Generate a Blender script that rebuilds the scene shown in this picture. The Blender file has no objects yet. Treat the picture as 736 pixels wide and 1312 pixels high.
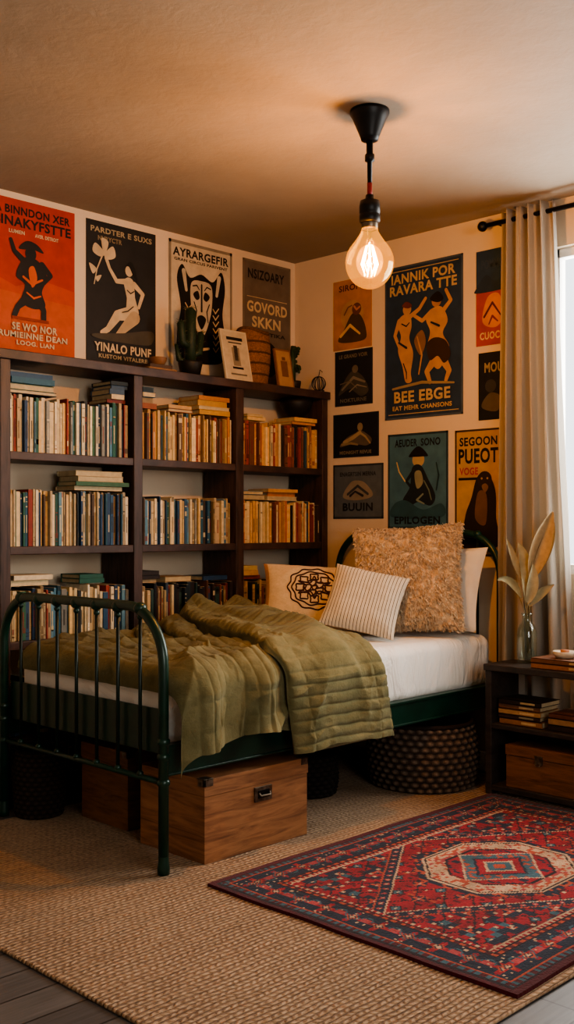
import bpy, math, random
import numpy as np
from mathutils import Vector, Matrix, noise, geometry
random.seed(11); np.random.seed(5)
D=bpy.data; COL=bpy.context.scene.collection
pi=math.pi

def hx(s,k=1.0):
    s=s.lstrip('#'); o=[]
    for i in (0,2,4):
        c=int(s[i:i+2],16)/255
        o.append(k*(c/12.92 if c<=.04045 else ((c+.055)/1.055)**2.4))
    return tuple(o)
def rgba(c): return (c[0],c[1],c[2],1)
def mix(a,b,t): return tuple(a[i]*(1-t)+b[i]*t for i in range(3))
def vary(c,a=.15):
    k=1+random.uniform(-a,a); return tuple(min(1,x*k) for x in c)

# ---------------- materials ----------------
class NT:
    def __init__(s,name):
        s.mat=D.materials.new(name); s.mat.use_nodes=True; s.t=s.mat.node_tree
        s.n=s.t.nodes; s.b=s.n['Principled BSDF']; s.out=s.n['Material Output']
    def node(s,ty,**k):
        n=s.n.new(ty)
        for a,b in k.items(): setattr(n,a,b)
        return n
    def link(s,a,b): s.t.links.new(a,b)
    def m(s,op,a,b=None,c=None):
        n=s.n.new('ShaderNodeMath'); n.operation=op
        for i,x in enumerate((a,b,c)):
            if x is None: continue
            if isinstance(x,(int,float)): n.inputs[i].default_value=x
            else: s.link(x,n.inputs[i])
        return n.outputs[0]
    def coord(s,scale=(1,1,1),kind='Object'):
        tc=s.node('ShaderNodeTexCoord'); mp=s.node('ShaderNodeMapping'); mp.inputs['Scale'].default_value=scale
        s.link(tc.outputs[kind],mp.inputs[0]); return mp.outputs[0]
    def noise(s,vec,scale,detail=4,rough=.55,dist=0):
        n=s.node('ShaderNodeTexNoise'); s.link(vec,n.inputs['Vector'])
        n.inputs['Scale'].default_value=scale; n.inputs['Detail'].default_value=detail
        n.inputs['Roughness'].default_value=rough; n.inputs['Distortion'].default_value=dist
        return n.outputs['Fac']
    def ramp(s,fac,stops):
        r=s.node('ShaderNodeValToRGB'); s.link(fac,r.inputs[0]); e=r.color_ramp.elements
        while len(e)<len(stops): e.new(.5)
        for i,(p,c) in enumerate(stops): e[i].position=p; e[i].color=rgba(c)
        return r.outputs[0]
    def bump(s,hgt,strength=.3,dist=.01,prev=None):
        b=s.node('ShaderNodeBump'); b.inputs['Strength'].default_value=strength; b.inputs['Distance'].default_value=dist
        s.link(hgt,b.inputs['Height'])
        if prev is not None: s.link(prev,b.inputs['Normal'])
        return b.outputs[0]
    def mixc(s,fac,a,b,mode='MIX'):
        n=s.node('ShaderNodeMix'); n.data_type='RGBA'; n.blend_type=mode
        for i,x in ((0,fac),(6,a),(7,b)):
            if isinstance(x,(int,float)): n.inputs[i].default_value=x
            elif isinstance(x,tuple): n.inputs[i].default_value=rgba(x)
            else: s.link(x,n.inputs[i])
        return n.outputs[2]
    def attr(s,name='Col'):
        a=s.node('ShaderNodeAttribute'); a.attribute_name=name; return a.outputs['Color']
    def set(s,rough=.6,metal=0,spec=.4,sheen=0):
        s.b.inputs['Roughness'].default_value=rough; s.b.inputs['Metallic'].default_value=metal
        s.b.inputs['Specular IOR Level'].default_value=spec
        if sheen: s.b.inputs['Sheen Weight'].default_value=sheen
    def col(s,o): 
        if isinstance(o,tuple): s.b.inputs['Base Color'].default_value=rgba(o)
        else: s.link(o,s.b.inputs['Base Color'])
    def nrm(s,o): s.link(o,s.b.inputs['Normal'])

def mat_noise(name,c1,c2,scale=8,rough=.6,metal=0,stretch=(1,1,1),bs=.2,bd=.003,bscale=None,spec=.4,sheen=0):
    t=NT(name); v=t.coord(stretch); n=t.noise(v,scale,5)
    t.col(t.ramp(n,[(.3,c1),(.7,c2)])); t.set(rough,metal,spec,sheen)
    n2=t.noise(v,bscale or scale*4,3); t.nrm(t.bump(n2,bs,bd)); return t.mat
def mat_attr(name,rough=.6,metal=0,var=.25,scale=30,bs=.15,bd=.002,spec=.35,sheen=0,stretch=(1,1,1)):
    t=NT(name); v=t.coord(stretch); n=t.noise(v,scale,4)
    g=t.ramp(n,[(.25,(1-var,)*3),(.75,(1,1,1))])
    t.col(t.mixc(1.0,t.attr(),g,'MULTIPLY')); t.set(rough,metal,spec,sheen)
    t.nrm(t.bump(n,bs,bd)); return t.mat

M={}
def plaster(name,c1,c2,bs,sc=7):
    t=NT(name); v=t.coord(); n=t.noise(v,1.6,5); t.col(t.ramp(n,[(.3,c1),(.7,c2)])); t.set(.72,0,.3)
    a=t.noise(v,sc,6,.6,.3); b=t.noise(v,60,3)
    t.nrm(t.bump(b,.15,.004,t.bump(a,bs,.02))); return t.mat
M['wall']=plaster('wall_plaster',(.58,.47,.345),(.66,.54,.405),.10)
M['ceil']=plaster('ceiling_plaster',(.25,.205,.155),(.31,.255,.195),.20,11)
t=NT('floor_wood'); v=t.coord(); br=t.node('ShaderNodeTexBrick'); t.link(v,br.inputs['Vector'])
br.inputs['Scale'].default_value=1; br.inputs['Brick Width'].default_value=1.3; br.inputs['Row Height'].default_value=.13
br.inputs['Mortar Size'].default_value=.003; br.inputs['Color1'].default_value=(.095,.09,.09,1); br.inputs['Color2'].default_value=(.14,.132,.128,1); br.inputs['Mortar'].default_value=(.02,.017,.015,1)
g=t.noise(t.coord((1.5,30,1)),3,5); t.col(t.mixc(1.0,br.outputs[0],t.ramp(g,[(.3,(.6,.6,.6)),(.7,(1,1,1))]),'MULTIPLY')); t.set(.45,0,.4); t.nrm(t.bump(g,.15,.003)); M['floor']=t.mat
def wood(name,c1,c2,axis=(1,12,12),rough=.45,scale=3,bs=.15):
    t=NT(name); v=t.coord(axis); n=t.noise(v,scale,7,.6,1.2); t.col(t.ramp(n,[(.3,c1),(.52,mix(c1,c2,.6)),(.72,c2)])); t.set(rough,0,.4); t.nrm(t.bump(n,bs,.003)); return t.mat
M['shelf']=wood('dark_walnut',hx('1e1410'),hx('4c372f'),(2,14,2),.5)
M['shelfv']=wood('dark_walnut_upright',hx('1e1410'),hx('4c372f'),(14,14,1.5),.5)
M['trunk']=wood('trunk_pine',hx('5f3b26'),hx('9c6c48'),(1.5,1.5,14),.55,2.6,.3)
M['box']=wood('box_wood',hx('4a2f1f'),hx('7c5438'),(2,2,16),.5,3)
M['table']=wood('table_dark',hx('181412'),hx('39322e'),(4,3,8),.5)
M['green']=mat_noise('green_metal',hx('0a251c'),hx('10382b'),12,.33,.15,bs=.03,spec=.5)
M['black']=mat_noise('black_metal',hx('0b0b0c'),hx('161617'),14,.42,.4,bs=.03)
M['spin']=mat_noise('dark_green_spindle_metal',hx('0a1814'),hx('0e241d'),14,.38,.2,bs=.03)
M['iron']=mat_noise('aged_metal',hx('4a4238'),hx('85796a'),60,.4,.9,bs=.1)
t=NT('white_sheet'); v=t.coord((7,1.2,2.2)); n=t.noise(v,1.8,5,.55,1.2); n2=t.noise(t.coord(),350,2); t.col((.80,.77,.72)); t.set(.85,0,.2,.15); t.nrm(t.bump(n2,.15,.001,t.bump(n,.8,.03))); M['sheet']=t.mat
M['linen']=mat_noise('linen_white',(.74,.69,.62),(.80,.76,.69),20,.9,bs=.3,bd=.004,bscale=400,spec=.15)
t=NT('green_quilt'); v=t.coord(); n=t.noise(v,9,6,.65); t.col(t.mixc(1.0,t.ramp(n,[(.3,hx('5a573c')),(.7,hx('797354'))]),t.attr(),'MULTIPLY')); t.set(1.0,0,.05,.05)
n2=t.noise(v,600,3,.7); n3=t.noise(v,50,5,.6,.8); t.nrm(t.bump(n2,.5,.0015,t.bump(n3,.45,.007))); M['quilt']=t.mat
M['attr_cloth']=mat_attr('cushion_fabric',.9,0,.12,60,.3,.002,.15,.2)
M['fluff']=mat_attr('fluffy_fleece',.95,0,.1,40,.2,.003,.1,.4)
M['paper']=mat_attr('poster_paper',.6,0,.32,14,.08,.002,.3)
M['books']=mat_attr('book_cloth',.6,0,.3,45,.15,.001,.35)
M['rug']=mat_attr('persian_wool',.95,0,.28,90,.5,.004,.1,.12)
M['leaf']=mat_attr('dried_leaf',.75,0,.3,40,.3,.003,.25)
M['misc']=mat_attr('painted_misc',.55,0,.25,30,.15,.002,.35)
M['wicker']=mat_attr('woven_fibre',.85,0,.4,120,.4,.003,.2)
t=NT('jute_weave'); tc=t.node('ShaderNodeTexCoord'); sp=t.node('ShaderNodeSeparateXYZ')
v=t.coord(); wob=t.noise(v,3,3); 
t.link(tc.outputs['Object'],sp.inputs[0]); X,Y=sp.outputs[0],sp.outputs[1]
Yw=t.m('ADD',Y,t.m('MULTIPLY',wob,.045))
PR=.0175
row=t.m('FLOOR',t.m('MULTIPLY',Yw,1/PR))
ridge=t.m('POWER',t.m('ABSOLUTE',t.m('SINE',t.m('MULTIPLY',Yw,pi/PR))),.6)
sgn=t.m('SUBTRACT',t.m('MULTIPLY',t.m('MODULO',t.m('ABSOLUTE',row),2.0),2.0),1.0)
xw=t.m('ADD',X,t.m('MULTIPLY',t.noise(v,22,3),.035))
ph=t.m('ADD',t.m('MULTIPLY',xw,2*pi/.026),t.m('MULTIPLY',t.m('MULTIPLY',Yw,2*pi/.04),sgn))
br=t.m('ADD',t.m('MULTIPLY',t.m('SINE',ph),.5),.5)
hgt=t.m('MULTIPLY',ridge,t.m('ADD',t.m('MULTIPLY',br,.42),.58))
nz_=t.noise(t.coord((1.2,30,1)),4,5,.75); nf=t.noise(v,230,3); nl=t.noise(v,2.2,4); nm=t.noise(v,55,4,.7)
f=t.m('ADD',t.m('MULTIPLY',hgt,.26),t.m('ADD',t.m('MULTIPLY',nz_,.62),t.m('ADD',t.m('MULTIPLY',nm,.35),t.m('ADD',t.m('MULTIPLY',nf,.2),t.m('MULTIPLY',nl,.15)))))
t.col(t.ramp(f,[(.42,hx('3c2c20')),(.70,hx('7e644c')),(1.0,hx('b89c7e'))])); t.set(.9,0,.15,.1)
t.nrm(t.bump(nf,.5,.004,t.bump(hgt,1.0,.010))); M['jute']=t.mat
t=NT('curtain_linen'); v=t.coord((1,1,.3)); n=t.noise(t.coord((200,200,30)),4,3); t.col(t.ramp(n,[(.2,hx('aba196')),(.8,hx('c6bcae'))])); t.set(.9,0,.1,.1); t.nrm(t.bump(n,.25,.002))
tr=t.node('ShaderNodeBsdfTranslucent'); tr.inputs[0].default_value=rgba(hx('cdc4b6')); ms=t.node('ShaderNodeMixShader'); ms.inputs[0].default_value=.4
t.link(t.b.outputs[0],ms.inputs[1]); t.link(tr.outputs[0],ms.inputs[2]); t.link(ms.outputs[0],t.out.inputs[0]); M['curtain']=t.mat
def glass(name,tint,emit=None,es=0,gl=.12,gc=(1,1,1)):
    t=NT(name); tp=t.node('ShaderNodeBsdfTransparent'); tp.inputs[0].default_value=rgba(tint)
    go=t.node('ShaderNodeBsdfGlossy'); go.inputs['Roughness'].default_value=.03; go.inputs[0].default_value=rgba(gc)
    lw=t.node('ShaderNodeLayerWeight'); lw.inputs[0].default_value=.35
    ms=t.node('ShaderNodeMixShader'); t.link(t.m('ADD',t.m('MULTIPLY',lw.outputs['Facing'],.3),gl*.3),ms.inputs[0])
    t.link(tp.outputs[0],ms.inputs[1]); t.link(go.outputs[0],ms.inputs[2]); o=ms.outputs[0]
    if emit:
        em=t.node('ShaderNodeEmission'); em.inputs[0].default_value=rgba(emit); em.inputs[1].default_value=es
        ad=t.node('ShaderNodeAddShader'); t.link(o,ad.inputs[0]); t.link(em.outputs[0],ad.inputs[1]); o=ad.outputs[0]
    t.link(o,t.out.inputs[0]); return t.mat
M['bulb']=glass('amber_bulb_glass',(1,.70,.30),(1,.42,.06),.50,.05,(1,.75,.4))  # emission added to the glass to imitate the amber glow inside
M['glow']=glass('painted_bulb_glow',(1,.92,.75),(1,.52,.10),.85,0,(1,.7,.4))  # emissive shell painting the glow inside the bulb, not a real part
M['glass']=glass('clear_glass',(.86,.92,.90))
M['pane']=glass('window_pane',(.97,.98,.98),gl=.02)
t=NT('filament_glow'); t.col((1,.6,.2)); t.b.inputs['Emission Color'].default_value=(1,.60,.2,1); t.b.inputs['Emission Strength'].default_value=60; t.nrm(t.bump(t.noise(t.coord(),5),.01,.001)); M['fil']=t.mat
M['white']=mat_noise('white_paint',(.75,.73,.70),(.8,.78,.75),10,.45,bs=.05)

# ---------------- mesh builder ----------------
class MB:
    def __init__(s): s.v=[];s.f=[];s.c=[];s.m=[];s.s=[];s.mats=[]
    def mi(s,mat):
        if mat not in s.mats: s.mats.append(mat)
        return s.mats.index(mat)
    def add(s,vs,fs,mat,col=(1,1,1),smooth=False):
        o=len(s.v); s.v+= [tuple(p) for p in vs]; k=s.mi(mat)
        percol=isinstance(col,list)
        for i,f in enumerate(fs):
            s.f.append(tuple(x+o for x in f)); s.c.append(col[i] if percol else col); s.m.append(k); s.s.append(smooth)
    def box(s,a,b,mat,col=(1,1,1),rot=None,cen=None):
        x0,y0,z0=a;x1,y1,z1=b
        vs=[Vector(p) for p in ((x0,y0,z0),(x1,y0,z0),(x1,y1,z0),(x0,y1,z0),(x0,y0,z1),(x1,y0,z1),(x1,y1,z1),(x0,y1,z1))]
        if rot is not None:
            c=Vector(cen) if cen is not None else sum(vs,Vector())/8
            vs=[c+rot@(p-c) for p in vs]
        s.add(vs,[(0,3,2,1),(4,5,6,7),(0,1,5,4),(1,2,6,5),(2,3,7,6),(3,0,4,7)],mat,col)
    def tube(s,pts,r,mat,col=(1,1,1),segs=10,closed=False,cap=True):
        pts=[Vector(p) for p in pts]; n=len(pts)
        if not isinstance(r,(list,tuple)): r=[r]*n
        vs=[];prev=None
        for i in range(n):
            if closed: tg=(pts[(i+1)%n]-pts[i-1])
            else: tg=pts[min(i+1,n-1)]-pts[max(i-1,0)]
            tg.normalize()
            if prev is None:
                up=Vector((0,0,1)) if abs(tg.z)<.9 else Vector((1,0,0)); a=tg.cross(up).normalized()
            else: a=(prev-tg*prev.dot(tg)).normalized()
            prev=a; b=tg.cross(a)
            for k in range(segs):
                t=2*pi*k/segs; vs.append(pts[i]+(a*math.cos(t)+b*math.sin(t))*r[i])
        fs=[]
        for i in range(n if closed else n-1):
            j=(i+1)%n
            for k in range(segs):
                l=(k+1)%segs; fs.append((i*segs+k,i*segs+l,j*segs+l,j*segs+k))
        if cap and not closed:
            fs.append(tuple(range(segs))[::-1]); fs.append(tuple((n-1)*segs+k for k in range(segs)))
        s.add(vs,fs,mat,col,True)
    def lathe(s,prof,cen,mat,col=(1,1,1),segs=32,smooth=True,sx=1,sy=1):
        vs=[];n=len(prof)
        for r,z in prof:
            for k in range(segs):
                t=2*pi*k/segs; vs.append((cen[0]+sx*r*math.cos(t),cen[1]+sy*r*math.sin(t),cen[2]+z))
        fs=[]
        for i in range(n-1):
            for k in range(segs):
                l=(k+1)%segs; fs.append((i*segs+k,i*segs+l,(i+1)*segs+l,(i+1)*segs+k))
        s.add(vs,fs,mat,col,smooth)
    def ball(s,c,r,mat,col=(1,1,1),sz=1,segs=12):
        s.lathe([(max(1e-4,r*math.sin(pi*i/8)),-r*sz*math.cos(pi*i/8)) for i in range(9)],c,mat,col,segs)
    def grid(s,fn,nu,nv,mat,col=(1,1,1),smooth=True,wrapu=False,colfn=None):
        vs=[fn(i/nu,j/nv) for j in range(nv+1) for i in range(nu+(0 if wrapu else 1))]
        w=nu if wrapu else nu+1; fs=[];cs=[]
        for j in range(nv):
            for i in range(nu):
                k=(i+1)%w; fs.append((j*w+i,j*w+k,(j+1)*w+k,(j+1)*w+i))
                if colfn: cs.append(colfn((i+.5)/nu,(j+.5)/nv))
        s.add(vs,fs,mat,cs if colfn else col,smooth)
    def obj(s,name,parent=None,bevel=0,seg=2,mtx=None,solid=0):
        me=D.meshes.new(name); me.from_pydata(s.v,[],s.f)
        for m in s.mats: me.materials.append(m)
        me.polygons.foreach_set('material_index',s.m); me.polygons.foreach_set('use_smooth',s.s)
        ca=me.color_attributes.new('Col','FLOAT_COLOR','CORNER')
        tot=np.array([len(f) for f in s.f]); arr=np.ones((len(s.c),4),dtype=np.float32); arr[:,:3]=np.array(s.c,dtype=np.float32)
        ca.data.foreach_set('color',np.repeat(arr,tot,axis=0).ravel()); me.update()
        o=D.objects.new(name,me); COL.objects.link(o)
        if mtx is not None: o.matrix_world=mtx
        if parent: o.parent=parent
        if bevel:
            b=o.modifiers.new('bevel','BEVEL'); b.width=bevel; b.segments=seg; b.limit_method='ANGLE'; b.angle_limit=math.radians(50)
        if solid:
            b=o.modifiers.new('thick','SOLIDIFY'); b.thickness=solid; b.offset=0
        return o
def empty(name,loc=(0,0,0)):
    o=D.objects.new(name,None); COL.objects.link(o); o.empty_display_size=.1; return o
def nz(x,y=0,z=0): return noise.noise(Vector((x,y,z)))

# ---------------- room ----------------
CH=2.634; XL=-5.6; YB=-5.4; TH=.14
def wallbox(name,boxes,mat):
    b=MB()
    for a,c in boxes: b.box(a,c,mat)
    return b.obj(name)
wallbox('floor',[((XL-TH,YB-TH,-.1),(TH,TH,0))],M['floor'])
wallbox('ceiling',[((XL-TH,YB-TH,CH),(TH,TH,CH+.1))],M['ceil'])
wallbox('wall_left',[((XL-TH,0,0),(TH,TH,CH))],M['wall'])
wy0,wy1,wz0,wz1=-1.60,-3.05,.95,2.42
wallbox('wall_right',[((0,wy0,0),(TH,0,CH)),((0,YB-TH,0),(TH,wy1,CH)),((0,wy1,0),(TH,wy0,wz0)),((0,wy1,wz1),(TH,wy0,CH))],M['wall'])
bx0,bx1,bz0,bz1=-4.3,-2.3,.9,2.35  # opening for an invented window behind the camera, added for soft fill
wallbox('wall_back',[((XL-TH,YB-TH,0),(bx0,YB,CH)),((bx1,YB-TH,0),(0,YB,CH)),((bx0,YB-TH,0),(bx1,YB,bz0)),((bx0,YB-TH,bz1),(bx1,YB,CH))],M['wall'])
wallbox('wall_side',[((XL-TH,YB,0),(XL,0,CH))],M['wall'])
b=MB(); b.box((XL,-.015,0),(-.0,0,.09),M['white']); b.obj('baseboard_left',bevel=.003)
b=MB(); b.box((-.015,YB,0),(0,-.015,.09),M['white']); b.obj('baseboard_right',bevel=.003)
b=MB(); fw=.04
def bar(y0,y1,z0,z1,x0=.04,x1=.09): b.box((x0,min(y0,y1),z0),(x1,max(y0,y1),z1),M['white'])
bar(wy0,wy0-fw,wz0,wz1);bar(wy1,wy1+fw,wz0,wz1);bar(wy0,wy1,wz0,wz0+fw);bar(wy0,wy1,wz1-fw,wz1);bar((wy0+wy1)/2+.02,(wy0+wy1)/2-.02,wz0,wz1)
b.box((-.03,wy1-.04,wz0-.03),(.03,wy0-.25,wz0),M['white'])
b.box((.058,wy1,wz0),(.062,wy0,wz1),M['pane'])
b.obj('window_1',bevel=.003)
b=MB()
for x0,x1 in ((bx0,bx0+fw),(bx1-fw,bx1),((bx0+bx1)/2-.02,(bx0+bx1)/2+.02)): b.box((x0,YB-.08,bz0),(x1,YB-.03,bz1),M['white'])
for z0,z1 in ((bz0,bz0+fw),(bz1-fw,bz1)): b.box((bx0,YB-.08,z0),(bx1,YB-.03,z1),M['white'])
b.obj('added_fill_window',bevel=.003)  # unseen window, added only to bring fill light into the room

# ---------------- posters ----------------
_tc={}
def text2d(s,off=.032):
    if s in _tc: return _tc[s]
    cu=D.curves.new('t','FONT'); cu.body=s; cu.offset=off; cu.resolution_u=3; cu.align_x='CENTER'; cu.space_line=.85; cu.space_character=1.08
    ob=D.objects.new('t',cu); COL.objects.link(ob); dg=bpy.context.evaluated_depsgraph_get(); dg.update()
    me=D.meshes.new_from_object(ob.evaluated_get(dg)); vs=[(v.co.x,v.co.y) for v in me.vertices]; fs=[tuple(p.vertices) for p in me.polygons]
    D.objects.remove(ob); D.curves.remove(cu); D.meshes.remove(me)
    x0=min(p[0] for p in vs);x1=max(p[0] for p in vs);y0=min(p[1] for p in vs);y1=max(p[1] for p in vs)
    vs=[((p[0]-x0)/(x1-x0),(p[1]-y0)/(y1-y0)) for p in vs]; _tc[s]=(vs,fs); return _tc[s]
def smoothpoly(pts,n=6):
    o=[];N=len(pts)
    for i in range(N):
        p0,p1,p2,p3=[pts[(i+k-1)%N] for k in range(4)]
        for j in range(n):
            t=j/n
            o.append(tuple(.5*((2*p1[k])+(-p0[k]+p2[k])*t+(2*p0[k]-5*p1[k]+4*p2[k]-p3[k])*t*t+(-p0[k]+3*p1[k]-3*p2[k]+p3[k])*t**3) for k in range(2)))
    return o
def poster(name,wall,a0,a1,z0,z1,bg,shapes,border=None):
    b=MB(); W=abs(a1-a0); H=z1-z0
    if wall=='L': P=lambda u,v,o: (a0+(a1-a0)*u,-.003-o,z0+H*v)
    else: P=lambda u,v,o: (-.003-o,a0+(a1-a0)*u,z0+H*v)
    c=[(0,0),(1,0),(1,1),(0,1)]
    b.add([P(u,v,-.0025) for u,v in c]+[P(u,v,.0) for u,v in c],[(4,5,6,7),(0,1,5,4),(1,2,6,5),(2,3,7,6),(3,0,4,7)],M['paper'],bg)
    L=[.0004]
    def poly(pts,col):
        tri=geometry.tessellate_polygon([[Vector((p[0],p[1],0)) for p in pts]])
        b.add([P(p[0],p[1],L[0]) for p in pts],[tuple(x) for x in tri],M['paper'],col)
    if border:
        bw,bc=border; r=W/H
        for q in ((0,0,1,bw*r),(0,1-bw*r,1,1),(0,0,bw,1),(1-bw,0,1,1)):
            poly([(q[0],q[1]),(q[2],q[1]),(q[2],q[3]),(q[0],q[3])],bc)
        L[0]+=.0003
    for s in shapes:
        k=s[0]; col=s[-1]
        if k=='r': poly([(s[1],s[2]),(s[3],s[2]),(s[3],s[4]),(s[1],s[4])],col)
        elif k=='e': poly([(s[1]+s[3]*math.cos(2*pi*i/24),s[2]+s[4]*math.sin(2*pi*i/24)*W/H) for i in range(24)],col)
        elif k=='p': poly(smoothpoly(s[1]),col)
        elif k=='q': poly(s[1],col)
        elif k=='t':
            vs,fs=text2d(s[1]); u0,v0,u1,v1=s[2:6]
            b.add([P(u0+(u1-u0)*x,v0+(v1-v0)*y,L[0]) for x,y in vs],fs,M['paper'],col)
        elif k=='l':
            pts=s[1]
            for i,(u,v,w) in enumerate(pts):
                poly([(u+w*math.cos(2*pi*j/14),v+w*math.sin(2*pi*j/14)*W/H) for j in range(14)],col); L[0]+=.00002
                if i:
                    u0,v0,w0=pts[i-1]; dx=(u-u0)*W;dy=(v-v0)*H;d=math.hypot(dx,dy) or 1; nx=-dy/d;ny=dx/d
                    poly([(u0+nx*w0,v0+ny*w0*W/H),(u+nx*w,v+ny*w*W/H),(u-nx*w,v-ny*w*W/H),(u0-nx*w0,v0-ny*w0*W/H)],col); L[0]+=.00002
        L[0]+=.0003
    return b.obj(name)
cream=hx('cdb693'); blk=hx('171412'); red=hx('ac3418'); ora=hx('c85a2c'); navy=hx('1f2a38')
S=[('r',0,0,1,.40,hx('bc5430')),('q',[(0,.40),(1,.36),(1,.46),(.6,.5),(.3,.43),(0,.5)],hx('b84624')),
('t','A BINNDON XER',.06,.90,.94,.955,blk),('t','BINAKYFSTTE',.05,.82,.95,.885,blk),('t','AVER. DETROIT',.52,.775,.8,.80,cream),('t','LUMEN',.22,.775,.4,.80,cream),
('e',.47,.66,.065,.07,blk),('p',[(.33,.68),(.42,.74),(.54,.73),(.62,.68),(.5,.69)],blk),('p',[(.36,.60),(.45,.64),(.58,.61),(.66,.52),(.60,.42),(.64,.33),(.50,.30),(.36,.34),(.40,.45),(.30,.50)],blk),
('l',[(.40,.60,.035),(.28,.66,.025),(.24,.73,.02)],blk),('l',[(.60,.60,.035),(.70,.54,.028),(.62,.48,.02)],blk),('l',[(.42,.36,.05),(.32,.30,.03),(.28,.24,.03)],blk),('l',[(.56,.36,.05),(.62,.30,.03),(.62,.24,.03)],blk),
('r',.25,.215,.68,.235,hx('8c3214')),('p',[(.44,.55),(.50,.58),(.54,.5),(.48,.44)],ora),('l',[(.38,.50,.012),(.48,.46,.014),(.6,.5,.01)],ora),('l',[(.42,.40,.008),(.5,.37,.01),(.58,.39,.008)],ora),('t','SE WO NOR',.25,.145,.78,.195,cream),('t','RUMIEINNE DEAN',.10,.095,.9,.135,cream),('t','LOOG. LIAN',.30,.05,.74,.08,cream)]
poster('red_dancer_poster','L',-1.90,-1.462,1.93,2.605,red,S)
S=[('t','PARDTER E SUXS',.06,.92,.94,.96,hx('a89878')),('t','NVRYCTR',.16,.865,.5,.90,hx('8c7c60')),
('l',[(.60,.60,.075),(.63,.50,.06),(.65,.40,.095)],cream),('l',[(.65,.39,.09),(.44,.36,.06),(.30,.25,.035),(.22,.22,.03)],cream),('l',[(.68,.36,.08),(.54,.28,.055),(.42,.205,.03)],hx('b89f7c')),
('e',.60,.69,.055,.065,cream),('p',[(.55,.72),(.62,.76),(.69,.71),(.72,.62),(.66,.66),(.60,.72)],blk),
('l',[(.55,.61,.035),(.42,.60,.026),(.32,.68,.02),(.27,.75,.022)],cream),('l',[(.67,.60,.035),(.80,.54,.026),(.74,.44,.02)],cream),
('l',[(.57,.55,.006),(.62,.53,.007),(.67,.55,.006)],blk),('l',[(.5,.385,.006),(.58,.40,.007),(.66,.44,.006)],hx('3a3026')),
('p',[(.25,.78),(.12,.84),(.08,.78),(.18,.75)],cream),('p',[(.24,.77),(.36,.84),(.40,.77),(.30,.74)],cream),('p',[(.24,.77),(.2,.88),(.30,.86)],cream),('l',[(.22,.77,.01),(.14,.66,.008),(.10,.55,.006)],cream),('p',[(.13,.66),(.03,.69),(.08,.62)],cream),('p',[(.12,.60),(.2,.62),(.15,.57)],cream),
('p',[(.08,.2),(.5,.235),(.92,.28),(.94,.2),(.8,.17),(.2,.17)],hx('4a4336')),('t','YINALO PUNF',.10,.085,.92,.15,cream),('t','KUSTOM VITALERE',.16,.04,.86,.07,hx('a89878'))]
poster('black_nymph_poster','L',-1.398,-.989,1.93,2.60,hx('262422'),S)
S=[('t','AYRARGEFIR',.06,.885,.94,.95,blk),('t','GRAN CIRCUS PARIVENT',.08,.85,.92,.872,blk),
('p',[(.12,.72),(.2,.83),(.32,.74),(.5,.78),(.68,.74),(.82,.83),(.88,.70),(.84,.5),(.88,.3),(.8,.12),(.2,.12),(.12,.3),(.18,.5)],blk),
('p',[(.34,.70),(.5,.73),(.66,.70),(.66,.52),(.58,.36),(.5,.30),(.42,.36),(.34,.52)],hx('c8bca6')),('p',[(.37,.62),(.44,.65),(.47,.60),(.42,.58)],blk),('p',[(.63,.62),(.56,.65),(.53,.60),(.58,.58)],blk),
('p',[(.43,.44),(.5,.47),(.57,.44),(.5,.36)],blk),('l',[(.5,.7,.012),(.5,.5,.014)],blk),('l',[(.22,.78,.03),(.26,.64,.02)],hx('c8bca6')),('l',[(.78,.78,.03),(.74,.64,.02)],hx('c8bca6')),
('l',[(.38,.56,.008),(.42,.5,.008),(.40,.42,.006)],blk),('l',[(.62,.56,.008),(.58,.5,.008),(.60,.42,.006)],blk),('l',[(.36,.68,.008),(.42,.69,.008),(.46,.66,.006)],blk),('l',[(.64,.68,.008),(.58,.69,.008),(.54,.66,.006)],blk)]+[('l',[(.24+.0*k,.54-.05*k,.007),(.29,.5-.05*k,.008),(.33,.53-.05*k,.006)],cream) for k in range(7)]+[('l',[(.76,.54-.05*k,.007),(.71,.5-.05*k,.008),(.67,.53-.05*k,.006)],cream) for k in range(7)]+[('l',[(.4,.28,.015),(.45,.2,.02),(.6,.22,.014)],cream)]
poster('dog_circus_poster','L',-.906,-.479,1.93,2.602,hx('d0c2aa'),S,(.035,hx('8d8272')))
gb=hx('6b5f53')
S=[('t','NSIZOARY',.1,.85,.86,.93,blk),('r',.08,.70,.92,.705,cream),('t','GOVORD',.08,.58,.92,.67,cream),('t','SKKN',.18,.46,.78,.55,cream),('t','EKLEKTIKA',.12,.40,.88,.43,blk),('p',[(.2,.2),(.5,.36),(.8,.22),(.6,.08),(.3,.08)],blk)]
poster('brown_type_poster','L',-.40,-.038,1.93,2.597,gb,S,(.03,hx('786b5b')))
S=[('t','SIRONE',.15,.84,.85,.93,hx('5a2a10')),('e',.5,.48,.3,.3,hx('b98a2e')),('p',[(.15,.12),(.3,.3),(.5,.5),(.72,.46),(.86,.25),(.8,.1)],hx('4d3a1c')),('e',.62,.56,.12,.12,hx('6b3c1a')),('l',[(.2,.2,.03),(.45,.34,.03),(.7,.2,.02)],hx('d8b060')),('l',[(.56,.6,.02),(.62,.55,.02),(.7,.58,.02)],hx('c07a30')),('l',[(.3,.5,.015),(.4,.6,.015),(.5,.62,.012)],hx('7a4a1c'))]
poster('orange_flower_poster','R',-.294,-.563,2.107,2.478,hx('bc7c26'),S)
dk=hx('1e2023')
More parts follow.
